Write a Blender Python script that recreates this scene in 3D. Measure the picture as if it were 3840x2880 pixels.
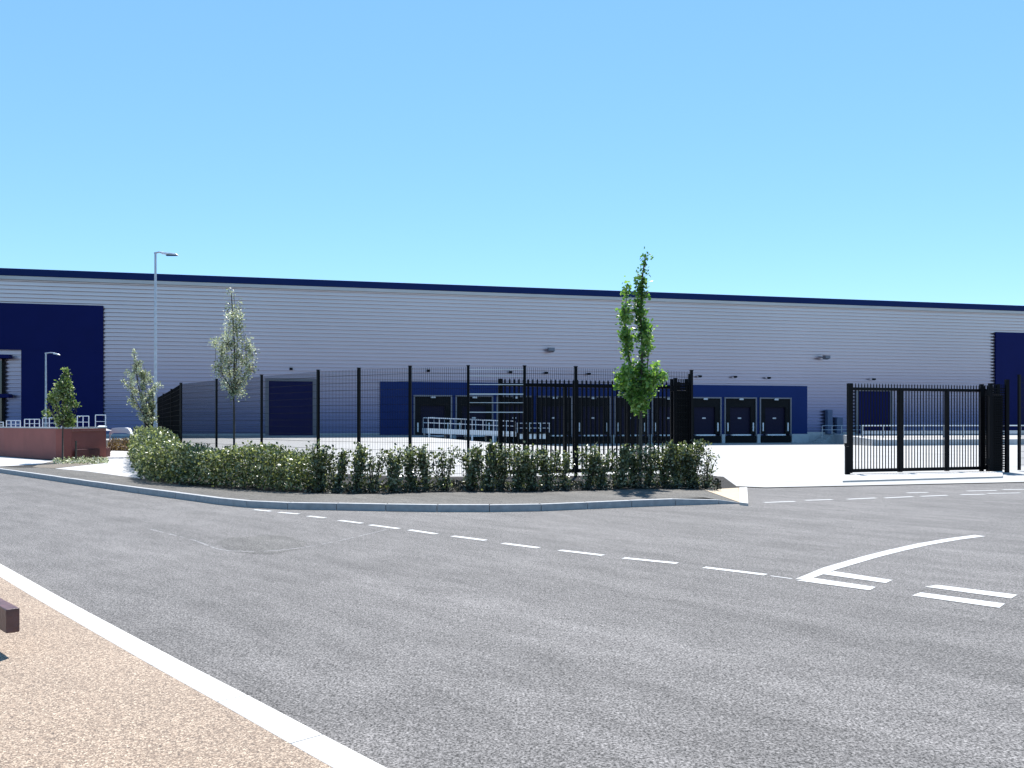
import bpy, math, random
from mathutils import Vector, Matrix
R = math.radians
for o in list(bpy.data.objects): bpy.data.objects.remove(o)
scene = bpy.context.scene

# ------------------------------------------------------------ camera, sky, sun, exposure
CH = 1.55                     # eye height
F = 3200.0; CX = 1920.0; HY = 1585.0      # focal length, centre, horizon in photo pixels
cam_d = bpy.data.cameras.new('camera'); cam = bpy.data.objects.new('camera', cam_d)
scene.collection.objects.link(cam); scene.camera = cam
cam.location = (0, 0, CH); cam.rotation_euler = (R(90), 0, 0)
cam_d.sensor_width = 36; cam_d.lens = 30; cam_d.shift_y = (HY-1440)/3840.0
cam_d.clip_start = 0.05; cam_d.clip_end = 3000

SUN_EL, SUN_AZ = R(59), R(8)              # azimuth from +Y towards +X
w = bpy.data.worlds.new('World'); scene.world = w; w.use_nodes = True
nt = w.node_tree; nt.nodes.clear()
sky = nt.nodes.new('ShaderNodeTexSky'); sky.sky_type = 'NISHITA'; sky.sun_disc = False
sky.sun_elevation = SUN_EL; sky.sun_rotation = SUN_AZ
sky.air_density = 1.0; sky.dust_density = 0.0; sky.ozone_density = 2.5
hs = nt.nodes.new('ShaderNodeHueSaturation'); hs.inputs['Saturation'].default_value = 1.1
tint = nt.nodes.new('ShaderNodeMix'); tint.data_type = 'RGBA'; tint.blend_type = 'MULTIPLY'
tint.inputs[0].default_value = 1.0; tint.inputs[7].default_value = (0.88, 0.99, 1.06, 1)
bg = nt.nodes.new('ShaderNodeBackground'); bg.inputs[1].default_value = 0.085
wo = nt.nodes.new('ShaderNodeOutputWorld')
nt.links.new(sky.outputs[0], hs.inputs['Color']); nt.links.new(hs.outputs[0], tint.inputs[6])
air = nt.nodes.new('ShaderNodeMix'); air.data_type = 'RGBA'; air.inputs[0].default_value = 0.38
air.inputs[7].default_value = (1.72, 3.9, 6.4, 1)      # even blue scattered light added to the clear sky
nt.links.new(tint.outputs[2], air.inputs[6]); nt.links.new(air.outputs[2], bg.inputs[0]); nt.links.new(bg.outputs[0], wo.inputs[0])

sd = bpy.data.lights.new('sun', 'SUN'); sd.energy = 4.6; sd.angle = R(0.5); sd.color = (1.0, 0.97, 0.92)
sun = bpy.data.objects.new('sun', sd); scene.collection.objects.link(sun)
to_sun = Vector((math.sin(SUN_AZ)*math.cos(SUN_EL), math.cos(SUN_AZ)*math.cos(SUN_EL), math.sin(SUN_EL)))
sun.rotation_euler = (-to_sun).to_track_quat('-Z', 'Y').to_euler(); sun.location = (0, 20, 60)

scene.view_settings.view_transform = 'Standard'; scene.view_settings.look = 'None'
scene.view_settings.exposure = 1.1; scene.view_settings.gamma = 1.0
scene.render.resolution_x = 1024; scene.render.resolution_y = 768
scene.render.engine = 'CYCLES'

# ------------------------------------------------------------ helpers
col = scene.collection
def G(px, py, z=0.0):
    Y = (CH-z)*F/(py-HY); return Vector(((px-CX)/F*Y, Y, z))
def at(px, Y, z=0.0): return Vector(((px-CX)/F*Y, Y, z))
def zof(py, Y): return CH-(py-HY)*Y/F

class MB:
    def __init__(s, origin=(0, 0, 0), rz=0.0):
        s.v = []; s.f = []; s.m = []; s.a = []; s.o = Vector(origin); s.rz = rz
        s.cur = 0
    def quad(s, a, b, c, d, m=None):
        n = len(s.v); s.v += [Vector(a), Vector(b), Vector(c), Vector(d)]; s.f.append((n, n+1, n+2, n+3)); s.m.append(s.cur if m is None else m)
    def poly(s, pts, m=None):
        n = len(s.v); s.v += [Vector(p) for p in pts]; s.f.append(tuple(range(n, n+len(pts)))); s.m.append(s.cur if m is None else m)
    def hexa(s, P):          # 8 corners: bottom 4 (ccw), top 4
        n = len(s.v); s.v += [Vector(p) for p in P]
        for q in ((3, 2, 1, 0), (4, 5, 6, 7), (0, 1, 5, 4), (1, 2, 6, 5), (2, 3, 7, 6), (3, 0, 4, 7)):
            s.f.append(tuple(n+i for i in q)); s.m.append(s.cur)
    def box(s, x0, x1, y0, y1, z0, z1):
        s.hexa([(x0, y0, z0), (x1, y0, z0), (x1, y1, z0), (x0, y1, z0), (x0, y0, z1), (x1, y0, z1), (x1, y1, z1), (x0, y1, z1)])
    def bar(s, p, q, wd, ht):   # beam between p and q, width wd (horizontal), height ht
        p = Vector(p); q = Vector(q); d = (q-p).normalized()
        side = d.cross(Vector((0, 0, 1)))
        if side.length < 1e-3: side = Vector((1, 0, 0))
        side.normalize(); up = side.cross(d).normalized()
        a = side*wd/2; b = up*ht/2
        s.hexa([p-a-b, p+a-b, q+a-b, q-a-b, p-a+b, p+a+b, q+a+b, q-a+b])
    def post(s, c, wx, wy, z0, z1, ang=0.0):
        ca, sa = math.cos(ang), math.sin(ang); P = []
        for z in (z0, z1):
            for dx, dy in ((-wx/2, -wy/2), (wx/2, -wy/2), (wx/2, wy/2), (-wx/2, wy/2)):
                P.append((c[0]+dx*ca-dy*sa, c[1]+dx*sa+dy*ca, z))
        s.hexa(P)
    def tube(s, pts, radii, n=8, cap=True):
        rings = []; pts = [Vector(p) for p in pts]
        if not isinstance(radii, (list, tuple)): radii = [radii]*len(pts)
        for i, p in enumerate(pts):
            d = (pts[min(i+1, len(pts)-1)]-pts[max(i-1, 0)]).normalized()
            ref = Vector((0, 0, 1)) if abs(d.z) < 0.9 else Vector((1, 0, 0))
            u = d.cross(ref).normalized(); v = d.cross(u).normalized()
            b = len(s.v)
            for k in range(n):
                a = 2*math.pi*k/n; s.v.append(p+(u*math.cos(a)+v*math.sin(a))*radii[i])
            rings.append(b)
        for r0, r1 in zip(rings, rings[1:]):
            for k in range(n):
                s.f.append((r0+k, r0+(k+1) % n, r1+(k+1) % n, r1+k)); s.m.append(s.cur)
        if cap:
            s.f.append(tuple(rings[0]+k for k in range(n))); s.m.append(s.cur)
            s.f.append(tuple(rings[-1]+k for k in reversed(range(n)))); s.m.append(s.cur)
    def build(s, name, mats, parent=None, smooth=False, attr=None, bevel=0):
        if not isinstance(mats, (list, tuple)): mats = [mats]
        me = bpy.data.meshes.new(name)
        ca, sa = math.cos(-s.rz), math.sin(-s.rz); vs = []
        for v in s.v:
            d = v-s.o; vs.append((d.x*ca-d.y*sa, d.x*sa+d.y*ca, d.z))
        me.from_pydata(vs, [], s.f)
        for m in mats: me.materials.append(m)
        me.polygons.foreach_set('material_index', s.m)
        if smooth: me.polygons.foreach_set('use_smooth', [True]*len(me.polygons))
        if attr:
            at_ = me.attributes.new('rnd', 'FLOAT', 'FACE'); at_.data.foreach_set('value', attr)
        me.update()
        o = bpy.data.objects.new(name, me); col.objects.link(o)
        if parent is not None: o.parent = parent
        elif s.o.length > 0: o.location = s.o; o.rotation_euler = (0, 0, s.rz)
        if bevel:
            b = o.modifiers.new('bevel', 'BEVEL'); b.width = bevel; b.segments = 2; b.limit_method = 'ANGLE'
        return o

def tag(o, label=None, cat=None, group=None, kind=None):
    if label: o['label'] = label
    if cat: o['category'] = cat
    if group: o['group'] = group
    if kind: o['kind'] = kind
    return o
def thing(name, loc, label, cat, group=None, rz=0.0):
    o = bpy.data.objects.new(name, None); col.objects.link(o); o.empty_display_size = 0.2
    o.location = loc; o.rotation_euler = (0, 0, rz)
    return tag(o, label, cat, group)
def struct(mb, name, mat, **k): return tag(mb.build(name, mat, **k), kind='structure')

# ------------------------------------------------------------ materials
def mat(name, base, rough=0.6, metal=0.0, spec=0.5, noise=None, bump=None):
    """noise = (scale, amount) brightness variation; bump = (scale, strength)"""
    m = bpy.data.materials.new(name); m.use_nodes = True; t = m.node_tree
    b = t.nodes['Principled BSDF']; b.inputs['Roughness'].default_value = rough
    b.inputs['Metallic'].default_value = metal; b.inputs['Specular IOR Level'].default_value = spec
    b.inputs['Base Color'].default_value = (*base, 1)
    tc = t.nodes.new('ShaderNodeTexCoord')
    if noise:
        n = t.nodes.new('ShaderNodeTexNoise'); n.inputs['Scale'].default_value = noise[0]; n.inputs['Detail'].default_value = 5
        r = t.nodes.new('ShaderNodeMapRange'); r.inputs[1].default_value = .3; r.inputs[2].default_value = .7
        r.inputs[3].default_value = 1-noise[1]; r.inputs[4].default_value = 1+noise[1]
        x = t.nodes.new('ShaderNodeMix'); x.data_type = 'RGBA'; x.blend_type = 'MULTIPLY'; x.inputs[0].default_value = 1
        x.inputs[6].default_value = (*base, 1)
        t.links.new(tc.outputs['Object'], n.inputs['Vector']); t.links.new(n.outputs[0], r.inputs[0])
        t.links.new(r.outputs[0], x.inputs[7]); t.links.new(x.outputs[2], b.inputs['Base Color'])
    if bump:
        n = t.nodes.new('ShaderNodeTexNoise'); n.inputs['Scale'].default_value = bump[0]; n.inputs['Detail'].default_value = 4
        bp = t.nodes.new('ShaderNodeBump'); bp.inputs['Strength'].default_value = bump[1]; bp.inputs['Distance'].default_value = .02
        t.links.new(tc.outputs['Object'], n.inputs['Vector']); t.links.new(n.outputs[0], bp.inputs['Height'])
        t.links.new(bp.outputs[0], b.inputs['Normal'])
    return m

class NG:     # little node helper
    def __init__(s, name, rough=.8):
        s.m = bpy.data.materials.new(name); s.m.use_nodes = True; s.t = s.m.node_tree
        s.b = s.t.nodes['Principled BSDF']; s.b.inputs['Roughness'].default_value = rough
        s.tc = s.t.nodes.new('ShaderNodeTexCoord')
    def map(s, scale=(1, 1, 1), rz=0.0, tex=False):
        n = s.t.nodes.new('ShaderNodeMapping'); n.vector_type = 'TEXTURE' if tex else 'POINT'; n.inputs['Scale'].default_value = scale; n.inputs['Rotation'].default_value = (0, 0, rz)
        s.t.links.new(s.tc.outputs['Object'], n.inputs[0]); return n.outputs[0]
    def noise(s, scale, detail=4, vec=None, rough=.5):
        n = s.t.nodes.new('ShaderNodeTexNoise'); n.inputs['Scale'].default_value = scale; n.inputs['Detail'].default_value = detail
        n.inputs['Roughness'].default_value = rough
        s.t.links.new(vec if vec else s.tc.outputs['Object'], n.inputs['Vector']); return n.outputs[0]
    def voro(s, scale, vec=None, out='Color'):
        n = s.t.nodes.new('ShaderNodeTexVoronoi'); n.inputs['Scale'].default_value = scale
        s.t.links.new(vec if vec else s.tc.outputs['Object'], n.inputs['Vector']); return n.outputs[out]
    def rng(s, v, a, b, c, d):
        r = s.t.nodes.new('ShaderNodeMapRange')
        for i, q in enumerate((a, b, c, d)): r.inputs[i+1].default_value = q
        s.t.links.new(v, r.inputs[0]); return r.outputs[0]
    def math(s, op, a, b=None):
        n = s.t.nodes.new('ShaderNodeMath'); n.operation = op
        for i, q in enumerate((a, b)):
            if q is None: continue
            if isinstance(q, (int, float)): n.inputs[i].default_value = q
            else: s.t.links.new(q, n.inputs[i])
        return n.outputs[0]
    def ramp(s, v, stops):
        n = s.t.nodes.new('ShaderNodeValToRGB'); e = n.color_ramp.elements
        while len(e) > 1: e.remove(e[-1])
        e[0].position = stops[0][0]; e[0].color = (*stops[0][1], 1)
        for p, c in stops[1:]:
            k = e.new(p); k.color = (*c, 1)
        s.t.links.new(v, n.inputs[0]); return n.outputs[0]
    def mix(s, f, a, b, mode='MIX'):
        x = s.t.nodes.new('ShaderNodeMix'); x.data_type = 'RGBA'; x.blend_type = mode
        for i, q in ((0, f), (6, a), (7, b)):
            if isinstance(q, (int, float)): x.inputs[i].default_value = q
            elif isinstance(q, tuple): x.inputs[i].default_value = (*q, 1)
            else: s.t.links.new(q, x.inputs[i])
        return x.outputs[2]
    def base(s, c): s.t.links.new(c, s.b.inputs['Base Color']); return s
    def bump(s, h, st, dist=.01):
        bp = s.t.nodes.new('ShaderNodeBump'); bp.inputs['Strength'].default_value = st; bp.inputs['Distance'].default_value = dist
        s.t.links.new(h, bp.inputs['Height']); s.t.links.new(bp.outputs[0], s.b.inputs['Normal']); return s

def asphalt(name, dark, light):
    g = NG(name, .85); g.b.inputs['Specular IOR Level'].default_value = .3
    fine = g.noise(70, 3, rough=.75)
    fine2 = g.noise(22, 3, rough=.7)
    big = g.noise(.25, 5)
    lane = g.noise(1.0, 5, g.map((9, .7, 1), R(-46), True))       # tyre-worn bands running along the road
    c = g.ramp(fine, [(.39, dark), (.61, light)])
    c = g.mix(1.0, c, g.rng(fine2, .3, .7, .66, 1.34), 'MULTIPLY')
    c = g.mix(1.0, c, g.rng(big, .3, .7, .88, 1.12), 'MULTIPLY')
    c = g.mix(1.0, c, g.rng(lane, .3, .7, .87, 1.12), 'MULTIPLY')
    pits = g.rng(g.noise(30, 3, rough=.8), .38, .46, .22, 1.0)
    scuff = g.noise(1.6, 6, g.map((1.3, .45, 1), R(-46), True), .75)
    pits = g.mix(g.rng(scuff, .40, .62, .85, .25), (1, 1, 1), pits)
    c = g.mix(1.0, c, pits, 'MULTIPLY'); c = g.mix(1.0, c, g.rng(scuff, .3, .7, .78, 1.20), 'MULTIPLY')
    g.base(c); g.bump(fine, .5, .006); return g.m
M = {}
M['asphalt'] = asphalt('asphalt_road', (.020, .019, .0185), (.228, .214, .208))
M['patch'] = asphalt('patched_asphalt', (.015, .0142, .0135), (.188, .177, .168))
M['tarmac_pale'] = asphalt('pale_joint', (.10, .10, .10), (.36, .35, .35))
M['tarmac'] = asphalt('tarmac_pavement', (.05, .047, .042), (.14, .129, .117))
g = NG('resin_bound_gravel', .8)
c = g.ramp(g.voro(150), [(.0, (.055, .036, .028)), (.25, (.135, .095, .068)), (.6, (.255, .183, .130)), (.85, (.45, .355, .265))])
c = g.mix(1.0, c, g.rng(g.noise(1.2, 4), .3, .7, .9, 1.08), 'MULTIPLY'); c = g.mix(1.0, c, g.rng(g.noise(40, 2), .3, .7, .8, 1.2), 'MULTIPLY')
M['resin'] = g.base(c).bump(g.voro(150, out='Distance'), .4, .006).m
M['yard'] = None
g = NG('brushed_concrete_yard', .8)
br = g.t.nodes.new('ShaderNodeTexBrick'); br.inputs['Scale'].default_value = 1; br.offset = 0
br.inputs['Brick Width'].default_value = 6; br.inputs['Row Height'].default_value = 5; br.inputs['Mortar Size'].default_value = .02
br.inputs['Color1'].default_value = (1, 1, 1, 1); br.inputs['Color2'].default_value = (.95, .95, .95, 1); br.inputs['Mortar'].default_value = (.55, .53, .5, 1)
g.t.links.new(g.map((1, 1, 1), R(-13)), br.inputs['Vector'])
c = g.mix(1.0, br.outputs[0], (.315, .31, .305), 'MULTIPLY'); c = g.mix(1.0, c, g.rng(g.noise(.4, 6), .3, .7, .9, 1.08), 'MULTIPLY')
c = g.mix(1.0, c, g.rng(g.noise(1, 5, g.map((.1, 2.2, 1), R(-5))), .3, .7, .92, 1.06), 'MULTIPLY')
M['yard'] = g.base(c).m
M['concrete'] = mat('light_concrete', (.50, .49, .47), .8, noise=(6, .12), bump=(60, .15))
M['concrete_d'] = mat('dock_concrete', (.38, .40, .42), .8, noise=(2, .12))
M['kerb'] = mat('kerb_concrete', (.31, .31, .315), .8, noise=(9, .14), bump=(70, .2))
M['white_kerb'] = mat('pale_kerb', (.46, .44, .415), .8, noise=(7, .06), bump=(60, .15))
M['slabs'] = mat('pale_paving', (.38, .37, .37), .85, noise=(5, .1))
M['buff'] = mat('buff_paving', (.42, .33, .235), .85, noise=(12, .08))
g = NG('mulch_soil', .95)
c = g.ramp(g.noise(35, 5, rough=.7), [(.35, (.005, .004, .003)), (.62, (.02, .015, .012)), (.82, (.09, .07, .055))])
M['soil'] = g.base(c).bump(g.noise(30, 4), .9, .05).m
g = NG('dry_soil', .95)
c = g.ramp(g.noise(25, 5, rough=.7), [(.3, (.08, .065, .05)), (.6, (.19, .16, .13)), (.8, (.30, .26, .22))])
M['drysoil'] = g.base(c).bump(g.noise(30, 4), .9, .05).m
M['paint'] = mat('white_road_paint', (.42, .42, .42), .7, noise=(45, .26))
M['black'] = mat('black_powder_coat', (.003, .003, .0045), .5, spec=.12)
M['galv'] = mat('galvanised_steel', (.42, .45, .50), .45, .55, noise=(8, .12))
M['frame'] = mat('dull_steel_trim', (.15, .155, .185), .5, .4)
M['galv_l'] = mat('bright_galvanised_steel', (.62, .64, .68), .5, .3, noise=(6, .1))
M['navy'] = mat('navy_cladding', (.003, .007, .070), .6, spec=.1, noise=(.5, .06))
M['navy_d'] = mat('navy_dock_cladding', (.008, .024, .115), .6, spec=.12, noise=(.5, .06))
M['door'] = mat('navy_door', (.003, .006, .066), .6, spec=.1, noise=(3, .05))
M['fascia'] = mat('navy_eaves', (.005, .017, .085), .6, spec=.1, noise=(.4, .05))
M['darkdoor'] = mat('dark_blue_dock_door', (.004, .0035, .022), .6, spec=.2)
M['rubber'] = mat('black_dock_curtain', (.006, .0065, .008), .8, spec=.2, noise=(2, .2))
M['maroon'] = mat('maroon_render', (.25, .072, .058), .7, noise=(1.2, .12))
M['maroon_d'] = mat('maroon_panel', (.07, .013, .016), .7, noise=(2, .15))
M['white_p'] = mat('white_panel', (.78, .78, .78), .5)
M['red_p'] = mat('red_panel', (.5, .04, .04), .5)
M['sealant'] = mat('grey_roof_sheet', (.42, .43, .44), .5, .2, noise=(.3, .06))
M['wood'] = mat('dark_stained_timber', (.10, .045, .042), .42, noise=(12, .3), bump=(20, .3))
M['bark'] = mat('bark', (.055, .045, .037), .9, noise=(14, .3), bump=(30, .5))
M['cabinet'] = mat('grey_blue_cabinet', (.06, .09, .17), .6, noise=(2, .1))
M['glass'] = mat('dark_glass', (.02, .03, .05), .08, spec=.8)
def leafmat(name, stops, rough=.4, trans=.25, tc=(1.3, 1.4, .65)):
    g = NG(name, rough); a = g.t.nodes.new('ShaderNodeAttribute'); a.attribute_name = 'rnd'
    c = g.ramp(a.outputs['Fac'], stops); g.base(c)
    tr = g.t.nodes.new('ShaderNodeBsdfTranslucent'); mx = g.t.nodes.new('ShaderNodeMixShader'); mx.inputs[0].default_value = trans
    c2 = g.mix(1.0, c, tc, 'MULTIPLY'); g.t.links.new(c2, tr.inputs[0])
    out = g.t.nodes['Material Output']
    g.t.links.new(g.b.outputs[0], mx.inputs[1]); g.t.links.new(tr.outputs[0], mx.inputs[2]); g.t.links.new(mx.outputs[0], out.inputs[0])
    return g.m
M['leaf_hedge'] = leafmat('laurel_leaf', [(0, (.02, .03, .014)), (.42, (.07, .09, .04)), (.72, (.16, .18, .09)), (1, (.42, .43, .31))], .3, .25)
M['leaf_hedge2'] = leafmat('young_laurel_leaf', [(0, (.03, .045, .015)), (.42, (.09, .11, .05)), (.72, (.20, .22, .11)), (1, (.46, .47, .28))], .33, .28)
M['leaf_green'] = leafmat('fresh_green_leaf', [(0, (.035, .085, .022)), (.45, (.09, .20, .04)), (.8, (.21, .36, .08)), (1, (.36, .46, .18))], .38, .4)
M['leaf_pale'] = leafmat('pale_grey_green_leaf', [(0, (.06, .075, .04)), (.33, (.17, .20, .10)), (.62, (.42, .45, .28)), (1, (.8, .8, .68))], .4, .35, (1.1, 1.15, .9))
M['leaf_olive'] = leafmat('olive_green_leaf', [(0, (.03, .05, .015)), (.45, (.09, .14, .035)), (.8, (.22, .29, .09)), (1, (.45, .48, .28))], .38, .3)
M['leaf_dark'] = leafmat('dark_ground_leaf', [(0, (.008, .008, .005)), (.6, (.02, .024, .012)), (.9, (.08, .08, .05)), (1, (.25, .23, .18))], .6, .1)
M['leaf_brown'] = leafmat('dry_brown_leaf', [(0, (.05, .03, .02)), (.5, (.13, .08, .055)), (1, (.28, .2, .14))], .7, .2)

# silver profiled cladding: colour grades from bluish at the base to silver at the top
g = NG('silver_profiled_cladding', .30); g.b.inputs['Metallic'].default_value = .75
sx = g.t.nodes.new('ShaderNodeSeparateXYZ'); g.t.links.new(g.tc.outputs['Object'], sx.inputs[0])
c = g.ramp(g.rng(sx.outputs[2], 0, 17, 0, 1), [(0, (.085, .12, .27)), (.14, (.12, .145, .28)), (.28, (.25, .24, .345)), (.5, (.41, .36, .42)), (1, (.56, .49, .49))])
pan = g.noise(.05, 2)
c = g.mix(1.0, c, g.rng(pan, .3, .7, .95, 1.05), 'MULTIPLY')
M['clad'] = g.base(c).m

# ------------------------------------------------------------ the building frame of reference
KW = .2317; TH = math.atan(KW); B0 = Vector((0, 94.6, 0))
cT, sT = math.cos(TH), math.sin(TH)
def ws(px):                       # distance along the wall for a photo column
    u = (px-CX)/F; X = u*94.6/(1-KW*u); return X/cT
def wY(px): u = (px-CX)/F; return 94.6/(1-KW*u)
def wz(px, py): return CH-(py-HY)*wY(px)/F
def BW(s, t, z=0.0):              # building frame (t = metres in front of the wall) to world
    return Vector((s*cT + t*sT, 94.6 + s*sT - t*cT, z))
def toB(X, Y):
    dx, dy = X, Y-94.6
    return dx*cT+dy*sT, dx*sT-dy*cT
def clamp(v): return max(0.0, min(1.0, v))
SR = ws(3235)
def hy(X, Y):
    s, t = toB(X, Y)
    base = .2*clamp((16-t)/14)
    fs = clamp((s+10)/11); ft = clamp((50-t)/40)
    p = fs*ft
    return base*(1-clamp(fs*2)) - .85*p

# ------------------------------------------------------------ SETTING
# outer ground with a hole where the site is
mb = MB()
x0, x1, y0, y1 = -90, 110, -40, 190
L = 1500
for q in (((-L, -L), (L, -L), (L, y0), (-L, y0)), ((-L, y1), (L, y1), (L, L), (-L, L)), ((-L, y0), (x0, y0), (x0, y1), (-L, y1)), ((x1, y0), (L, y0), (L, y1), (x1, y1))):
    mb.poly([(a, b, -.004) for a, b in q])
struct(mb, 'ground', M['drysoil'])
mb = MB(); mb.poly([(x0, y0, 0), (x1, y0, 0), (x1, 38, 0), (-22, 38, 0), (-22, 100, 0), (x0, 100, 0)])
struct(mb, 'road', M['asphalt'])
# yard
e0, e1 = G(2805, 1829, .02), G(3840, 1807, .02)
sl = (e1.y-e0.y)/(e1.x-e0.x)
def yedge(X):
    if X > e0.x: return e0.y+(X-e0.x)*sl
    if X > 4: return e0.y
    if X > -9: return 21.5
    return min(69.0, 26+(-9-X)*1.9)
mb = MB(); mb.v = []; xs = [-90+2*i for i in range(101)]; idx = {}
ys = []
rows = [0, 1.5, 4, 8, 12]+[16+2.0*i for i in range(88)]
for j, r in enumerate(rows):
    for i, X in enumerate(xs):
        ye = yedge(X); Y = ye+r*(190-ye)/190.0
        idx[i, j] = len(mb.v); mb.v.append(Vector((X, Y, hy(X, Y)+(.02 if Y < 60 else .02))))
for j in range(len(rows)-1):
    for i in range(len(xs)-1):
        mb.f.append((idx[i, j], idx[i+1, j], idx[i+1, j+1], idx[i, j+1])); mb.m.append(0)
struct(mb, 'yard', M['yard'])

# island kerb line (front/bottom edge on the road)
KP = [(0, 1773), (353, 1826), (670, 1871), (940, 1904), (1300, 1914), (1695, 1920), (2023, 1917), (2313, 1904), (2645, 1892), (2790, 1889)]
kp = [G(*p) for p in KP]
d0 = (kp[0]-kp[1]).normalized(); kp = [kp[0]+d0*45, kp[0]+d0*12]+kp
def catmull(P, n=8):
    out = []
    for i in range(len(P)-1):
        a = P[max(i-1, 0)]; b = P[i]; c_ = P[i+1]; d = P[min(i+2, len(P)-1)]
        for k in range(n):
            t = k/n; out.append(.5*((2*b)+(c_-a)*t+(2*a-5*b+4*c_-d)*t*t+(3*b-a-3*c_+d)*t**3))
    out.append(P[-1]); return out
kc = catmull(kp, 10)
def resample(P, step):
    out = [P[0].copy()]; acc = 0
    for a, b in zip(P, P[1:]):
        L_ = (b-a).length; t = step-acc
        while t <= L_:
            out.append(a+(b-a)*t/L_); t += step
        acc = L_-(t-step)
    return out+[P[-1].copy()]
kr = resample(kc, .915)
def offs(P, d):
    out = []
    for i, p in enumerate(P):
        t = (P[min(i+1, len(P)-1)]-P[max(i-1, 0)]); t.z = 0; t.normalize(); out.append(p+Vector((-t.y, t.x, 0))*d)
    return out
ki = offs(kr, .125)
KH = .12
def kh(p): return KH*(1-.93*clamp((p.x-kp[-2].x)/(kp[-1].x-kp[-2].x)))+.004
mb = MB()
for i in range(len(kr)-1):
    a, b, c_, d = kr[i], kr[i+1], ki[i+1], ki[i]
    g1 = (b-a).normalized()*.004
    a2, b2, c2, d2 = a+g1, b-g1, c_-g1, d+g1
    j = random.Random(i).uniform(-.002, .002)
    up = lambda p, q: Vector((p.x, p.y, kh(q)+j))
    dn = lambda p: Vector((p.x, p.y, -.05))
    mb.hexa([dn(a2), dn(b2), dn(c2), dn(d2), up(a2, a), up(b2, b), up(c2, b), up(d2, a)])
struct(mb, 'kerb', M['kerb'], bevel=.012)

# island soil base
bf = [G(*p, z=.12) for p in ((548, 1797), (670, 1818), (881, 1836), (1300, 1854), (1698, 1846), (2023, 1846), (2385, 1836), (2602, 1835), (2640, 1838))]
mb = MB()
back = [Vector((5.6, 22.6, 0)), Vector((4.9, 24.3, 0)), Vector((1.5, 23.0, 0)), Vector((-2.5, 22.6, 0)), Vector((-5.3, 24.3, 0)), Vector((-7.9, 27.1, 0)), Vector((-10, 29.6, 0)), Vector((-12.2, 32.4, 0)), Vector((-18.8, 45, 0)), Vector((-30, 69, 0)), Vector((-32, 70, 0)), Vector((-88, 70, 0))]
endb = G(2775, 1829, .05)
front = [p for p in ki if p.x < kp[-2].x]
pts = [Vector((p.x, p.y, .118)) for p in front]+[Vector((kp[-2].x+.4, kp[-2].y+.3, .06)), Vector((endb.x, endb.y, .03))]+[Vector((p.x, p.y, .118)) for p in back]
mb.poly(pts)
struct(mb, 'verge', M['soil'])
# pavement strip between kerb and bed
pb = [Vector((-70, 66, 0)), G(-200, 1738, .12), G(0, 1747, .12), G(200, 1757, .12), G(330, 1768, .12), G(440, 1784, .12)]+bf
pb = resample(catmull(pb, 6), .5)
mb = MB()
pvf = [p for p in ki if p.x < kp[-2].x+.1 and p.x > -75]
n = 120
def along(P, n):
    Ls = [0]
    for a, b in zip(P, P[1:]): Ls.append(Ls[-1]+(b-a).length)
    out = []; k = 0
    for i in range(n+1):
        t = Ls[-1]*i/n
        while k < len(P)-2 and Ls[k+1] < t: k += 1
        out.append(P[k].lerp(P[k+1], (t-Ls[k])/max(1e-6, Ls[k+1]-Ls[k])))
    return out
def at_x(P, X):
    for a, b in zip(P, P[1:]):
        if a.x <= X <= b.x: return a.lerp(b, (X-a.x)/max(1e-6, b.x-a.x))
    return P[0] if X < P[0].x else P[-1]
Xs = [-60+i*.5 for i in range(int(60/.5))]+[i*.25 for i in range(16)]
Xs = [X for X in Xs if X < pb[-1].x]+[pb[-1].x]
prev = None
for X in Xs:
    a = at_x(pvf, X); b = at_x(pb, X); a = Vector((a.x, a.y, .1235)); b = Vector((b.x, b.y, .1235))
    if prev: mb.quad(prev[0], a, b, prev[1])
    prev = (a, b)
K2, K1 = kp[-1], kp[-2]
mb.poly([prev[0], Vector((K1.x, K1.y+.125, .1235)), Vector((K2.x-.05, K2.y+.1, .02)), prev[1]])
struct(mb, 'pavement', M['tarmac'])
# buff tactile area and pale edging at the crossing end
q0 = Vector((prev[1].x, prev[1].y, .13)); q1 = G(2770, 1829, .045); q2 = G(2775, 1884, .028)
mb = MB(); mb.poly([q0, q2, q1]); struct(mb, 'crossing_paving', M['buff'])
w0, w1, w2, w3 = G(2772, 1829, .05), G(2773, 1886, .04), G(2806, 1890, .04), G(2802, 1828, .05)
mb = MB(); mb.hexa([(p.x, p.y, -.03) for p in (w1, w2, w3, w0)]+[(p.x, p.y, .055) for p in (w1, w2, w3, w0)])
struct(mb, 'kerb_edging', M['white_kerb'], bevel=.008)

# pale paths and dry soil strip on the left
def sheet(name, pix, z, m):
    mb = MB(); mb.poly([G(x, y, z) for x, y in pix]); return struct(mb, name, m)
sheet('path', [(-300, 1745), (-300, 1706), (0, 1711), (205, 1728), (140, 1742), (0, 1749)], .128, M['slabs'])
sheet('path', [(205, 1757), (390, 1737), (410, 1700), (418, 1690), (500, 1693), (545, 1797), (440, 1783), (330, 1768)], .1285, M['slabs'])
sheet('soil_strip', [(142, 1743), (205, 1729), (250, 1722), (410, 1708), (408, 1716), (388, 1737), (205, 1756), (120, 1752)], .1265, M['drysoil'])

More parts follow.
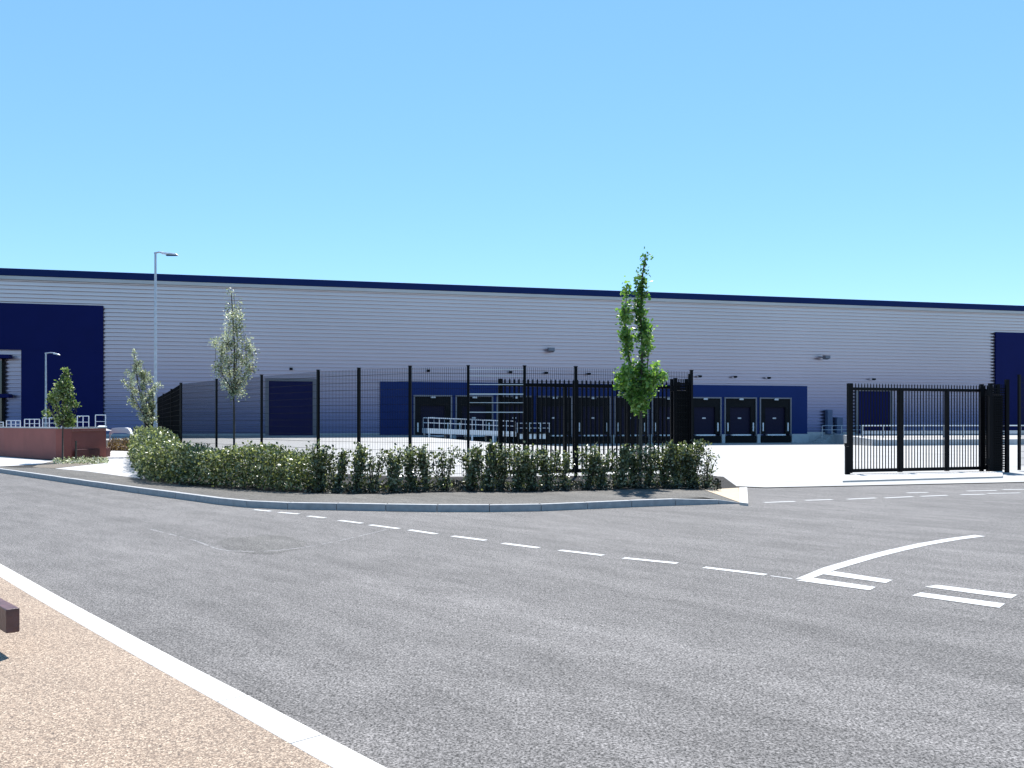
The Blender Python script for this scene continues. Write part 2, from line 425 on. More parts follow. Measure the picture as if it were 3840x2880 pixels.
# foreground path and its pale kerb
ko = [(0, 2112), (200, 2223), (678, 2476), (1085, 2683), (1458, 2880)]
kn = [(0, 2146), (142, 2222), (542, 2459), (814, 2619), (1302, 2880)]
O_ = [G(x, y, .10) for x, y in ko]; I_ = [G(x, y, .10) for x, y in kn]
dO = (O_[0]-O_[2]).normalized(); O_ = [O_[0]+dO*40, O_[0]+dO*6]+O_; I_ = [I_[0]+dO*40, I_[0]+dO*6]+I_
dE = (O_[-1]-O_[-3]).normalized(); O_.append(O_[-1]+dE*8); I_.append(I_[-1]+dE*8)
O_ = resample(catmull(O_, 8), .915)
wd = .17
I2 = offs(O_, -wd)
mb = MB()
for i in range(len(O_)-1):
    a, b, c_, d = O_[i], O_[i+1], I2[i+1], I2[i]
    g1 = (b-a).normalized()*.0015; P = [d+g1, c_-g1, b-g1, a+g1]
    mb.hexa([(p.x, p.y, -.05) for p in P]+[(p.x, p.y, .10) for p in P])
struct(mb, 'kerb', M['white_kerb'], bevel=.008)
mb = MB(); prev = None
for p in I2:
    b = Vector((p.x, p.y, .0985)); a = Vector((p.x-14, p.y-14, .0985))
    if prev: mb.quad(prev[0], a, b, prev[1])
    prev = (a, b)
struct(mb, 'footpath', M['resin'])

# road markings
mb = MB(); Z = .004
def px_quad(*pp): mb.poly([G(x, y, Z) for x, y in pp])
def dash(a, b, wd):
    a = G(*a, z=Z); b = G(*b, z=Z); s_ = (b-a).cross(Vector((0, 0, 1))).normalized()*wd/2
    mb.poly([a-s_, b-s_, b+s_, a+s_])
for a, b in (((952, 1911), (1017, 1917)), ((1046, 1921), (1120, 1927)), ((1155, 1935), (1219, 1942)), ((1272, 1951), (1358, 1962)), ((1387, 1968), (1495, 1982)), ((1535, 1987), (1636, 2002)),
             ((1698, 2010), (1821, 2026)), ((1886, 2037), (2020, 2054)), ((2099, 2063), (2262, 2082)), ((2338, 2092), (2540, 2112)), ((2640, 2127), (2872, 2155))): dash(a, b, .10)
dash((2890, 2159), (2970, 2170), .03)
for a, b in (((2866, 1884), (2981, 1880)), ((3020, 1876), (3121, 1873)), ((3178, 1872), (3284, 1867)), ((3318, 1867), (3424, 1862)), ((3452, 1861), (3553, 1857)), ((3603, 1855), (3693, 1853)), ((3702, 1850), (3828, 1848)), ((3860, 1846), (3960, 1843)),
             ((3625, 1841), (3738, 1839)), ((3760, 1836), (3870, 1834)), ((3400, 1848), (3480, 1846))): dash(a, b, .10)
# give-way corner: curved edge line and bars
ue = [(2981, 2172), (3088, 2128), (3239, 2085), (3340, 2060), (3441, 2038), (3560, 2018), (3655, 2006)]
U = [G(x, y, Z) for x, y in ue]; V = offs(U, -.15)
V[0] = G(3045, 2168, Z)
for i in range(len(U)-1): mb.quad(V[i], V[i+1], U[i+1], U[i])
Z = .0045
px_quad((2985, 2176), (3050, 2167), (3284, 2201), (3262, 2213))
px_quad((3080, 2152), (3128, 2142), (3346, 2175), (3322, 2186))
px_quad((3468, 2200), (3514, 2193), (3816, 2230), (3792, 2244))
px_quad((3421, 2233), (3452, 2221), (3769, 2263), (3748, 2279))
struct(mb, 'road_markings', M['paint'])

mb = MB(); rg = random.Random(4); ring = []
for k in range(28):
    a = 2*math.pi*k/28; r = 1+rg.uniform(-.09, .09); ring.append(G(985+r*165*math.cos(a), 2042+r*34*math.sin(a), .0022))
mb.poly(list(reversed(ring))); struct(mb, 'road_patch', M['patch'])
mb = MB(); P = resample(catmull([G(*q, z=.0024) for q in ((560, 1985), (720, 2025), (860, 2066), (1150, 2052), (1500, 1975))], 6), .12); Q = offs(P, .03)
for i in range(len(P)-1):
    if rg.random() < .72: mb.quad(P[i], P[i+1], Q[i+1], Q[i])
struct(mb, 'road_seam', M['tarmac_pale'])
# gate track slab
mb = MB(); a, b = G(3160, 1812, 0), G(3760, 1795, 0); a2, b2 = G(3160, 1790, 0), G(3760, 1775, 0)
mb.hexa([(p.x, p.y, -.05) for p in (a, b, b2, a2)]+[(p.x, p.y, .07) for p in (a, b, b2, a2)])
struct(mb, 'gate_slab', M['white_kerb'], bevel=.01)
# raised platform retaining wall on the right of the dock pit
mb = MB()
mb.hexa([BW(26, 27.3, -1.2), BW(95, 27.3, -1.2), BW(95, 27, -1.2), BW(26, 27, -1.2), BW(26, 27.3, .06), BW(95, 27.3, .06), BW(95, 27, .06), BW(26, 27, .06)])
mb.hexa([BW(25.7, 27.3, -1.3), BW(25.997, 27.3, -1.3), BW(40, .3, -1.3), BW(39.7, .3, -1.3), BW(25.7, 27.3, .1), BW(25.997, 27.3, .1), BW(40, .3, .26), BW(39.7, .3, .26)])
pf = MB()
for i in range(26):
    ta, tb = 27-i, 26-i; za, zb_ = .02+.2*clamp((16-ta)/14), .02+.2*clamp((16-tb)/14)
    sa_, sb_ = 40-14*ta/27, 40-14*tb/27
    pf.quad(BW(sa_, ta, za), BW(95, ta, za), BW(95, tb, zb_), BW(sb_, tb, zb_))
struct(pf, 'raised_yard', M['yard'])
rw = mb.build('retaining_wall', M['concrete_d']); tag(rw, 'low grey concrete retaining wall edging the raised yard behind the right-hand gate', 'wall')

# ------------------------------------------------------------ WAREHOUSE
wh = thing('warehouse', B0, 'long silver ribbed warehouse with navy eaves, navy panels and a row of loading docks', 'building', rz=TH)
def WB(): return MB()          # vertices already local: x along wall, y back (negative = front), z up
S0, S1 = -76.0, 90.0
HT = wz(0, 1032); TOPL = wz(0, 1005); HT2 = wz(3840, 1169); TOPR = wz(3840, 1149)
HTm = (HT+HT2)/2; TOPm = (TOPL+TOPR)/2
m_ = WB(); z = -1.1; p = .40; prof = []
zz = .2-4*p
while zz < HTm:
    prof += [(zz, 0.0), (zz+.40*p, 0.0), (zz+.46*p, .23), (zz+.94*p, .23)]; zz += p
prof.append((zz, 0)); 
for (za, ya), (zb, yb) in zip(prof, prof[1:]):
    za2, zb2 = min(za, HTm+.1), min(zb, HTm+.1)
    m_.quad((S0, ya, za2), (S1, ya, za2), (S1, yb, zb2), (S0, yb, zb2))
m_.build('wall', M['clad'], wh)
m_ = WB()
D = 78
m_.quad((S0, .1, -1.1), (S0, .1, HTm), (S0, D, HTm), (S0, D, -1.1)); m_.quad((S1, .1, -1.1), (S1, D, -1.1), (S1, D, HTm), (S1, .1, HTm)); m_.quad((S0, D, -1.1), (S0, D, HTm), (S1, D, HTm), (S1, D, -1.1))
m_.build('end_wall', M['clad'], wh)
m_ = WB(); mid = D/2
m_.hexa([(S0, 0, HTm+.1), (S1, 0, HTm+.1), (S1, D, HTm+.1), (S0, D, HTm+.1), (S0, .3, TOPm-.3), (S1, .3, TOPm-.3), (S1, D, TOPm-.3), (S0, D, TOPm-.3)])
m_.build('roof', M['sealant'], wh)
m_ = WB(); m_.box(S0-.3, S1+.3, -.38, .05, HTm, TOPm); m_.build('fascia', M['fascia'], wh, bevel=.05)
m_ = WB(); m_.box(S0, S1, -.30, -.02, HTm-.36, HTm-.02); m_.build('gutter', M['sealant'], wh)
m_ = WB(); m_.box(S0, ws(1425), -.04, .12, .1, .42); m_.build('plinth', M['concrete_d'], wh); m_ = WB(); m_.box(ws(3023), S1, -.04, .12, -1.0, .42); m_.build('plinth', M['concrete_d'], wh)

# navy panel, left, round the office bay
sA = ws(388); zA = wz(200, 1142); sB = ws(82); zB = wz(40, 1312)
m_ = WB(); m_.box(S0, sA, -.22, -.02, zB, zA); m_.box(sB, sA, -.22, -.02, .15, zB-.003)
o = m_.build('cladding_panel', M['navy'], wh); tag(o, 'tall navy panel framing the office bay')
m_ = WB(); sC = ws(3730); zC = wz(3780, 1247); m_.box(sC, S1-.5, -.22, -.02, .15, zC)
o = m_.build('cladding_panel', M['navy'], wh); tag(o, 'tall navy panel at the far right')
sD, sE = ws(1425), ws(3023); zD = (wz(1425, 1429)+wz(3023, 1450))/2
# dock wall with openings: header plus piers
n_d = 10; fw = 4.17; pit = 4.55; s1st = ws(1550)
ztop = (wz(1620, 1481)+wz(2900, 1492))/2
m_ = WB(); m_.box(sD, sE, -.25, -.02, ztop, zD)
edges = [sD]
for i in range(n_d): edges += [s1st+i*pit, s1st+i*pit+fw]
edges.append(sE)
for a, b in zip(edges[::2], edges[1::2]): m_.box(a, b, -.25, -.02, .2, ztop-.003)
o = m_.build('cladding_panel', M['navy_d'], wh); tag(o, 'long low navy panel round the loading docks')
m_ = WB()
for a, b in zip(edges[::2], edges[1::2]):
    m_ = WB(); m_.box(a, b, -.55, -.02, -1.1, .197); m_.build('dock_pier', M['concrete_d'], wh)
# docks
def dock_meshes():
    k = {}
    m_ = WB(); w_ = fw; h_ = ztop
    m_.box(.16, w_-.16, -.30, -.1, h_-1.15, h_-.16); m_.box(.16, .75, -.30, -.1, .2, h_-1.153); m_.box(w_-.75, w_-.16, -.30, -.1, .2, h_-1.153)
    k['loading_dock'] = (m_, M['rubber'], 0)
    m_ = WB(); m_.box(0, w_, -.42, -.05, h_-.15, h_); m_.box(0, .15, -.42, -.05, -.1, h_-.153); m_.box(w_-.15, w_, -.42, -.05, -.1, h_-.153)
    k['frame'] = (m_, M['frame'], 0)
    m_ = WB(); m_.box(.75, w_-.75, -.06, .02, .2, h_-1.15)
    for j in range(6): m_.box(.78, w_-.78, -.075, -.055, .25+j*.55, .76+j*.55)
    k['dock_door'] = (m_, M['darkdoor'], 0)
    m_ = WB(); m_.box(w_/2-.22, w_/2+.22, -.09, -.07, 2.0, 2.16); k['door_sign'] = (m_, M['galv'], 0)
    m_ = WB(); m_.box(.9, w_-.9, -.62, -.1, .03, .18); m_.box(1.3, w_-1.3, -.68, -.622, .02, .12); k['dock_leveller'] = (m_, M['galv_l'], 0)
    m_ = WB(); m_.box(.15, w_-.15, -.5, -.08, -1.1, .02); k['pit_wall'] = (m_, M['rubber'], 0)
    m_ = WB(); m_.box(.38, .52, -.40, -.30, .55, 1.55); k['guide_light'] = (m_, M['galv_l'], 0)
    m_ = WB(); m_.box(w_-.52, w_-.38, -.40, -.30, .55, 1.55); k['guide_light2'] = (m_, M['galv_l'], 0)
    m_ = WB(); m_.box(w_/2-.25, w_/2+.25, -.6, -.42, h_-.32, h_-.12); k['number_plate'] = (m_, M['galv'], 0)
    return k
for i in range(n_d):
    if i == 0:
        protos = {}; k = dock_meshes(); d = None
        for nm, (mm, mt, _) in k.items():
            name = 'guide_light' if nm == 'guide_light2' else nm
            o = mm.build(name, mt, wh if nm == 'loading_dock' else d)
            if nm == 'loading_dock': d = o
        d.location = (s1st, 0, 0); first = d
    else:
        c0 = first.copy(); col.objects.link(c0); c0.parent = wh; c0.location = (s1st+i*pit, 0, 0)
        for ch in list(first.children):
            c1 = ch.copy(); col.objects.link(c1); c1.parent = c0
# roller door (level access) and right door
def roller(pxa, pxb, pyt, name='roller_door'):
    a, b = ws(pxa), ws(pxb); zt = wz((pxa+pxb)/2, pyt)
    m_ = WB(); m_.box(a, b, -.10, -.04, .2, zt)
    zz = .22; 
    while zz < zt-.3: m_.box(a+.03, b-.03, -.13, -.095, zz, zz+.54); zz += .58
    d = m_.build(name, M['door'], wh)
    m_ = WB(); m_.box(a-.35, a-.003, -.2, -.03, .15, zt+.25); m_.box(b+.003, b+.35, -.2, -.03, .15, zt+.25); m_.box(a, b, -.2, -.03, zt+.003, zt+.25)
    m_.build('frame', M['frame'], d)
roller(1008, 1173, 1430); roller(3217, 3335, 1467)
# office bay window with dark mullion and sun shades
m_ = WB(); a, b = S0+1, ws(16); m_.box(a, b, -.08, -.03, 1.0, wz(10, 1345)-.2); win = m_.build('window', M['glass'], wh)
m_ = WB(); sx_ = ws(16); m_.box(sx_-.12, sx_+.12, -.35, -.1, .15, wz(16, 1340)); m_.build('window_frame', M['black'], win)
for nm, y_ in (('canopy', 1346), ('canopy', 1492)):
    m_ = WB(); zc = wz(20, y_); m_.box(S0, ws(50), -1.3, -.2, zc, zc+.35); m_.build(nm, M['navy'], wh)
# flood lights and cameras fixed on the wall
def flood(px, py, big=False):
    s_ = ws(px); z_ = wz(px, py); k = 1.5 if big else .75
    m_ = WB(); m_.box(s_-.05*k, s_+.05*k, -.45*k, 0, z_-.04, z_+.04); m_.hexa([(s_-.22*k, -.75*k, z_-.12*k), (s_+.22*k, -.75*k, z_-.12*k), (s_+.22*k, -.35*k, z_-.2*k), (s_-.22*k, -.35*k, z_-.2*k), (s_-.22*k, -.72*k, z_+.1*k), (s_+.22*k, -.72*k, z_+.1*k), (s_+.22*k, -.32*k, z_+.14*k), (s_-.22*k, -.32*k, z_+.14*k)])
    m_.build('floodlight', M['black'] if not big else M['frame'], wh)
for px, py in ((1092, 1383), (1605, 1390), (1912, 1395), (2045, 1398), (2205, 1402), (2330, 1404), (2465, 1407), (2620, 1411), (2752, 1413), (2878, 1417), (3270, 1422)): flood(px, py)
for px, py in ((2060, 1312), (3085, 1340)): flood(px, py, True)
m_ = WB()
for px in (1383, 2600, 3010):
    s_ = ws(px); m_.tube([(s_, -.12, .2), (s_, -.12, zD+.9)], .07)
# service cabinets right of the docks
for pa, pb_, zt in ((3093, 3112, 3.1), (3128, 3150, 2.2)):
    m_ = WB(); m_.box(ws(pa), ws(pb_), -.6, -.06, .2, zt); m_.build('wall_cabinet', M['cabinet'], wh, bevel=.02)

# ------------------------------------------------------------ steel access ramp in front of the first docks
def BWv(s, t, z): return BW(s, t, z)
sr0, sr1 = ws(1562), ws(1865)
rt = thing('loading_ramp', BW(sr0, 6, -.1), 'silver steel ramp platform with handrails at the leftmost loading docks', 'ramp', rz=TH)
def RB(): return MB(origin=rt.location, rz=TH)
m_ = RB(); m_.hexa([BW(sr0, 9, .5), BW(sr1, 9, .15), BW(sr1, 5, .15), BW(sr0, 5, .5), BW(sr0, 9, 1.0), BW(sr1, 9, .65), BW(sr1, 5, .65), BW(sr0, 5, 1.0)]); m_.build('deck', M['galv_l'], rt)
for i in range(5):
    s_ = sr0+.2+(sr1-sr0-.4)*i/4; zt = 1.0-.35*i/4
    for t_ in (8.9, 5.1):
        m_ = RB(); m_.post(BW(s_, t_), .16, .16, hy(*BW(s_, t_).xy)-.05, zt-.4, TH); m_.build('leg', M['galv_l'], rt)
for t_ in (8.95, 5.05):
    m_ = RB()
    for i in range(9):
        s_ = sr0+.1+(sr1-sr0-.2)*i/8; zt = 1.0-.35*i/8; m_.tube([BW(s_, t_, zt-.1), BW(s_, t_, zt+1.05)], .035, 6)
    for h_ in (1.05, .55): m_.tube([BW(sr0+.1, t_, 1.0+h_), BW(sr1-.1, t_, .65+h_)], .04, 6)
    m_.build('handrail', M['galv_l'], rt)
# dark lift table with pale panels
s_a, s_b = ws(1876), ws(1990)
lt = thing('lift_table', BW(s_a, 6, hy(*BW(s_a, 6).xy)), 'dark lift table with pale guard panels between the ramp and the next dock', 'lift table', rz=TH)
def LB(): return MB(origin=lt.location, rz=TH)
zb = hy(*BW(s_a, 6).xy)
m_ = LB(); P = [BW(s_a, 8, 0), BW(s_b, 8, 0), BW(s_b, 4.5, 0), BW(s_a, 4.5, 0)]
m_.hexa([Vector((p.x, p.y, zb)) for p in P]+[Vector((p.x, p.y, .55)) for p in P]); m_.build('base', M['rubber'], lt)
for k in range(3):
    a_ = s_a+.15+k*(s_b-s_a-.2)/3; m_ = LB(); P = [BW(a_, 8.08, 0), BW(a_+.75, 8.08, 0), BW(a_+.75, 8.02, 0), BW(a_, 8.02, 0)]
    m_.hexa([Vector((p.x, p.y, -.1)) for p in P]+[Vector((p.x, p.y, .4)) for p in P]); m_.build('guard_panel', M['white_p'], lt)
m_ = LB()
for k in range(5): s_ = s_a+.05+(s_b-s_a-.1)*k/4; m_.tube([BW(s_, 7.9, .5), BW(s_, 7.9, 1.5)], .03, 6)
for h_ in (1.0, 1.5): m_.tube([BW(s_a, 7.9, h_), BW(s_b, 7.9, h_)], .04, 6)
m_.build('handrail', M['galv_l'], lt)

# steps beside the last dock
ss = ws(3040); st = thing('access_steps', BW(ss, 2, -.7), 'concrete access steps with blue-grey handrails just right of the last loading dock', 'steps', rz=TH)
m_ = MB(origin=st.location, rz=TH)
for k in range(5):
    a_ = ss+k*.32; P = [BW(a_, 2.2, 0), BW(a_+.32 if k < 4 else a_+4.5, 2.2, 0), BW(a_+.32 if k < 4 else a_+4.5, .6, 0), BW(a_, .6, 0)]
    m_.hexa([Vector((p.x, p.y, -.95)) for p in P]+[Vector((p.x, p.y, -.65+k*.19)) for p in P])
m_.build('flight', M['concrete_d'], st)
m_ = MB(origin=st.location, rz=TH)
for k in range(5): a_ = ss+.2+k*1.3; zz = .12; m_.tube([BW(a_, 2.1, -.6 if k == 0 else zz-.1), BW(a_, 2.1, 1.2)], .035, 6)
for h_ in (1.2, .7): m_.tube([BW(ss+.2, 2.1, h_), BW(ss+5.4, 2.1, h_)], .04, 6)
m_.build('handrail', M['galv'], st)

# railing along the raised yard on the right
rl = thing('yard_railing', BW(33, 14, 0), 'long silver two-rail barrier on the raised yard seen through the right-hand gate', 'railing', rz=TH)
m_ = MB(origin=rl.location, rz=TH); T_ = 15.5
for h_ in (1.25,): m_.tube([BW(33, T_, h_), BW(88, T_, h_)], .07, 6)
m_.build('top_rail', M['white_p'], rl)
m_ = MB(origin=rl.location, rz=TH); P = [BW(33, T_+.02, 0), BW(88, T_+.02, 0), BW(88, T_-.04, 0), BW(33, T_-.04, 0)]
m_.hexa([Vector((p.x, p.y, .38)) for p in P]+[Vector((p.x, p.y, .72)) for p in P]); m_.build('lower_rail', M['galv'], rl)
i = 0; s_ = 33.1
while s_ < 88:
    m_ = MB(origin=rl.location, rz=TH); p = BW(s_, T_); m_.tube([Vector((p.x, p.y, -.02)), Vector((p.x, p.y, 1.25))], .045, 6); m_.build('post', M['galv'], rl); s_ += 2.4

# ------------------------------------------------------------ FENCES
FP = [(545, 68.0), (588, 50.0), (612, 43.8), (642, 37.7), (679, 31.8), (812, 29.0), (981, 26.5), (1193, 24.0), (1346, 23.1), (1538, 22.3), (1756, 22.1), (1967, 22.2), (2159, 22.5), (2372, 23.2), (2593, 24.1)]
fp = [at(px, Y) for px, Y in FP]
def zg(Y): return .118
def mesh_panel(a, b, z0, z1, M_, parent, vs=.055, wr=.0062):
    m_ = MB(origin=M_); L_ = (b-a).length; n = int(L_/vs); d = (b-a)/L_
    nrm = Vector((-d.y, d.x, 0))*.006
    for i in range(1, n):
        p = a+d*(L_*i/n); m_.bar((p.x, p.y, z0), (p.x, p.y, z1), wr*1.2, wr*1.2)
    z = z0+.06; j = 0
    while z < z1:
        for s in (-1, 1): m_.bar(Vector((a.x, a.y, z))+nrm*s, Vector((b.x, b.y, z))+nrm*s, wr*1.2, wr*1.2)
        z += .2
    m_.build('mesh_panel', M['black'], parent)
def fence_run(P, label, tops, pw=.07):
    root = thing('mesh_fence', (P[0].x, P[0].y, .118), label, 'fence')
    O = root.location.copy()
    for i, p in enumerate(P):
        d = P[min(i+1, len(P)-1)]-P[max(i-1, 0)]; a = math.atan2(d.y, d.x)
        m_ = MB(origin=O); m_.post(p, pw, .06, .05, tops[i], a); m_.post(p, pw+.02, .08, tops[i], tops[i]+.02, a)
        m_.build('post', M['black'], root)
    for i in range(len(P)-1):
        zt = min(tops[i], tops[i+1])-.03; mesh_panel(P[i].lerp(P[i+1], .01), P[i].lerp(P[i+1], .99), .17, zt, O, root)
tops = [3.02]*len(fp)
fence_run(fp[4:], 'tall black mesh fence curving along the back of the planting bed', tops[4:])
fence_run(fp[:4]+[fp[4]+Vector((-.12, .25, 0))], 'black mesh fence run receding from the corner behind the street lamp', tops[:5])

# sun glint on one fence panel's wires, added as white bars
fence_root = [o for o in col.objects if o.name == 'mesh_fence'][0]
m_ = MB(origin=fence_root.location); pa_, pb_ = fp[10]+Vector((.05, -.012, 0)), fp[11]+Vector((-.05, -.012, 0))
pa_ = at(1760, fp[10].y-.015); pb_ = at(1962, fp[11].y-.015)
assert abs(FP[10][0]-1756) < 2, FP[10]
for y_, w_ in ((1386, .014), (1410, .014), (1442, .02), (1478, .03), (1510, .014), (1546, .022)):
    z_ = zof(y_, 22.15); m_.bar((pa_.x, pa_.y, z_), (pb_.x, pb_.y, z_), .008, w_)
tag(m_.build('wire_glint', M['white_p'], fence_root), 'white bars standing in for sun glint on the wires of one panel')

# palisade gate leaves
def palisade(a, b, z0, ztop, zrail, stiles, gap, pw, name, label, root_group=None):
    a = Vector(a); b = Vector(b)
    root = thing(name, (a.x, a.y, 0), label, 'gate', root_group); O = root.location.copy()
    d = (b-a); L_ = d.length; d.normalize(); ang = math.atan2(d.y, d.x)
    m_ = MB(origin=O)
    m_.bar((a.x, a.y, zrail), (b.x, b.y, zrail), .07, .09); m_.bar((a.x, a.y, z0+.05), (b.x, b.y, z0+.05), .08, .10); m_.build('rail', M['black'], root)
    for t, w_ in stiles:
        p = a.lerp(b, t); m_ = MB(origin=O); m_.post(p, w_, .10, z0-.02, ztop if t in (0, 1) else zrail, ang); m_.build('stile', M['black'], root)
    n = int(L_/gap)
    m_ = MB(origin=O); nm = Vector((-d.y, d.x, 0))*-.0
    for i in range(1, n):
        p = a+d*(L_*i/n); m_.post(p, pw, pw*.7, z0+.1, ztop-.03, ang)
        c_ = [Vector((p.x, p.y, 0))+Vector((math.cos(ang)*sx*pw/2-math.sin(ang)*sy*pw*.35, math.sin(ang)*sx*pw/2+math.cos(ang)*sy*pw*.35, ztop-.03)) for sx, sy in ((-1, -1), (1, -1), (1, 1), (-1, 1))]
        ap = Vector((p.x, p.y, ztop+.02)); n0 = len(m_.v); m_.v += c_+[ap]
        for q in range(4): m_.f.append((n0+q, n0+(q+1) % 4, n0+4)); m_.m.append(0)
    m_.build('pales', M['black'], root)
    return root
palisade(at(1876, 23.1), at(2545, 25.0), .16, 2.74, 2.58, [(0, .10), (.345, .08), (.70, .08), (1, .08)], .135, .042, 'sliding_gate', 'black palisade gate leaf slid open behind the mesh fence and the green tree')
palisade(at(3186, 25.4), at(3712, 27.0), .07, 2.72, 2.56, [(0, .13), (.345, .11), (.68, .11), (1, .11)], .108, .025, 'sliding_gate', 'black three-bay palisade gate leaf standing in the open beside the yard entrance')
# small keeper foot at the left of the right leaf
m_ = MB(origin=at(3178, 25.2)); p = at(3178, 25.2); m_.post(p, .13, .12, 0, .85); m_.post(p+Vector((-.06, 0, 0)), .04, .10, .85, .95)
o = m_.build('gate_stop', M['black'], bevel=.01); tag(o, 'short dark stop post at the left foot of the right-hand gate', 'post')
def tower(pa, pb_, Y, top, label):
    a, b = at(pa, Y), at(pb_, Y+.1); root = thing('gate_tower', (a.x, a.y, 0), label, 'gate post'); O = root.location.copy(); w_ = b.x-a.x
    for q, (dx, dy) in enumerate(((0.05, 0), (w_-.05, 0), (w_-.05, .5), (.05, .5))):
        m_ = MB(origin=O); m_.post((a.x+dx, a.y+dy), .1, .1, 0, top+(.12 if q == 1 else 0)); m_.build('post', M['black'], root)
    m_ = MB(origin=O)
    for z in [.12+.075*i for i in range(int((top-.15)/.075))]:
        m_.bar((a.x+.1, a.y, z), (b.x-.1, a.y, z), .01, .035); m_.bar((a.x+.1, a.y+.5, z), (b.x-.1, a.y+.5, z), .01, .035)
    for k in range(1, 9):
        xx = a.x+.05+(w_-.1)*k/9
        for dy in (0.012, .49): m_.bar((xx, a.y+dy, .1), (xx, a.y+dy, top-.03), .02, .012)
    m_.build('mesh_infill', M['black'], root)
    m_ = MB(origin=O); m_.box(a.x+.12, b.x-.12, a.y+.1, a.y+.4, .02, top-.35); m_.build('guide_housing', M['black'], root, bevel=.02)
    for z in (.35, top-.3):
        m_ = MB(origin=O); m_.tube([(a.x-.03, a.y-.02, z-.08), (a.x-.03, a.y-.02, z+.08)], .07, 12); m_.build('roller', M['black'], root)
tower(2526, 2592, 24.3, 2.82, 'dense black mesh-covered gate tower at the right end of the mesh fence')
tower(3708, 3775, 26.3, 2.76, 'wide solid black gate tower at the right end of the open gate leaf')
rp = [at(3822, 27.0), at(4060, 28.5), at(4350, 30)]
fence_run(rp, 'black mesh fence starting right of the wide gate tower at the picture edge', [3.05]*3, .09)

# ------------------------------------------------------------ brown wall with railing, left
W = [at(-700, 52), at(-60, 38.5), at(15, 36.4), at(237, 32.6), at(398, 35.4), at(455, 52)]
W[5] = at(394, 52); 
ztw = 1.32
root = thing('retaining_wall', (W[3].x, W[3].y, .118), 'long maroon rendered retaining wall with pale coping beside the footpath', 'wall'); O = root.location.copy()
m_ = MB(origin=O)
for a, b in zip(W[1:], W[2:]):
    d = (b-a).normalized(); nn = Vector((-d.y, d.x, 0))*.3
    m_.hexa([Vector((p.x, p.y, .08)) for p in (a, b, b+nn, a+nn)]+[Vector((p.x, p.y, ztw)) for p in (a, b, b+nn, a+nn)])
m_.build('wall_panel', M['maroon'], root)
m_ = MB(origin=O)
for k, (a, b) in enumerate(zip(W[1:], W[2:])):
    d = (b-a).normalized(); nn = Vector((-d.y, d.x, 0)); a2 = a-nn*.03; b2 = b-nn*.03
    P = (a2, b2, b2+nn*.36, a2+nn*.36); m_.hexa([Vector((p.x, p.y, ztw+.002+.003*k)) for p in P]+[Vector((p.x, p.y, ztw+.05+.003*k)) for p in P])
m_.build('coping', M['concrete_d'], root)
# terrace behind it
mb = MB(); mb.poly([Vector((p.x+.1, p.y+.3, ztw-.1)) for p in (W[1], W[2], W[3], W[4])]+[Vector((W[5].x, 52, ztw-.1)), Vector((-34, 52, ztw-.1))])
struct(mb, 'terrace', M['slabs'])
mb = MB(); a, b = Vector((W[5].x+.05, 52, 0)), Vector((-34, 52, 0)); mb.quad((a.x, 52, .1), (a.x, 52, ztw-.1), (b.x, 52, ztw-.1), (b.x, 52, .1)); struct(mb, 'terrace_edge', M['concrete_d'])
# low maroon planter edge against the wall
a, b = G(282, 1723, .12), G(399, 1714, .12); 
m_ = MB(origin=a); m_.hexa([Vector((p.x, p.y, .1)) for p in (a, b, b+Vector((-.05, .45, 0)), a+Vector((-.05, .4, 0)))]+[Vector((p.x, p.y, .5)) for p in (a, b, b+Vector((-.05, .45, 0)), a+Vector((-.05, .4, 0)))])
o = m_.build('planter', M['maroon_d'], bevel=.01); tag(o, 'low dark maroon planter box at the foot of the maroon wall', 'planter')
# railing: bays of hoops, stepping up to the right
rr = thing('handrail_barrier', (W[3].x, W[3].y+.3, ztw), 'pale steel barrier in separate hooped bays along the top of the maroon wall', 'railing'); O = rr.location.copy()
def railbay(pa, pb_, pt, Y, cnt, mid_):
    a, b = at(pa, Y), at(pb_, Y); zt = zof(pt, Y)
    m_ = MB(origin=O); z0_ = ztw-.1
    for k in range(cnt): p = a.lerp(b, k/(cnt-1)); m_.tube([(p.x, p.y, z0_), (p.x, p.y, zt)], .019, 6)
    m_.tube([(a.x, a.y, zt), (b.x, b.y, zt)], .021, 6)
    if mid_: m_.tube([(a.x, a.y, (zt+ztw)/2), (b.x, b.y, (zt+ztw)/2)], .014, 6)
    m_.build('rail_bay', M['galv_l'], rr)
for pa, pb_, pt, Y, c_, md in ((-120, 12, 1583, 39, 4, 1), (24, 76, 1577, 38, 4, 1), (92, 148, 1572, 37, 4, 1), (160, 210, 1567, 36, 3, 1), (232, 256, 1563, 35.5, 2, 1), (290, 333, 1560, 36, 3, 1), (358, 396, 1556, 37, 2, 1)): railbay(pa, pb_, pt, Y, c_, md)

# white hooped shelter panel
p = at(450, 52); 
hs_ = thing('cycle_shelter', (p.x, p.y, .118), 'small white arched shelter on two thin legs right of the maroon wall', 'shelter'); O = hs_.location.copy()
m_ = MB(origin=O); n = 10; pts = []
hw = .62; zt = zof(1604, 52); zl = zof(1630, 52)
prof = [(-hw-.05, zl), (-hw+.02, zl+.22), (-hw+.14, zt-.03), (-.3, zt), (.3, zt), (hw-.14, zt-.03), (hw-.02, zl+.22), (hw+.05, zl)]
for (xa, za), (xb, zb_) in zip(prof, prof[1:]):
    m_.hexa([(p.x+xa, p.y-.02, za-.03), (p.x+xb, p.y-.02, zb_-.03), (p.x+xb, p.y+.35, zb_-.03), (p.x+xa, p.y+.35, za-.03), (p.x+xa, p.y-.02, za), (p.x+xb, p.y-.02, zb_), (p.x+xb, p.y+.35, zb_), (p.x+xa, p.y+.35, za)])
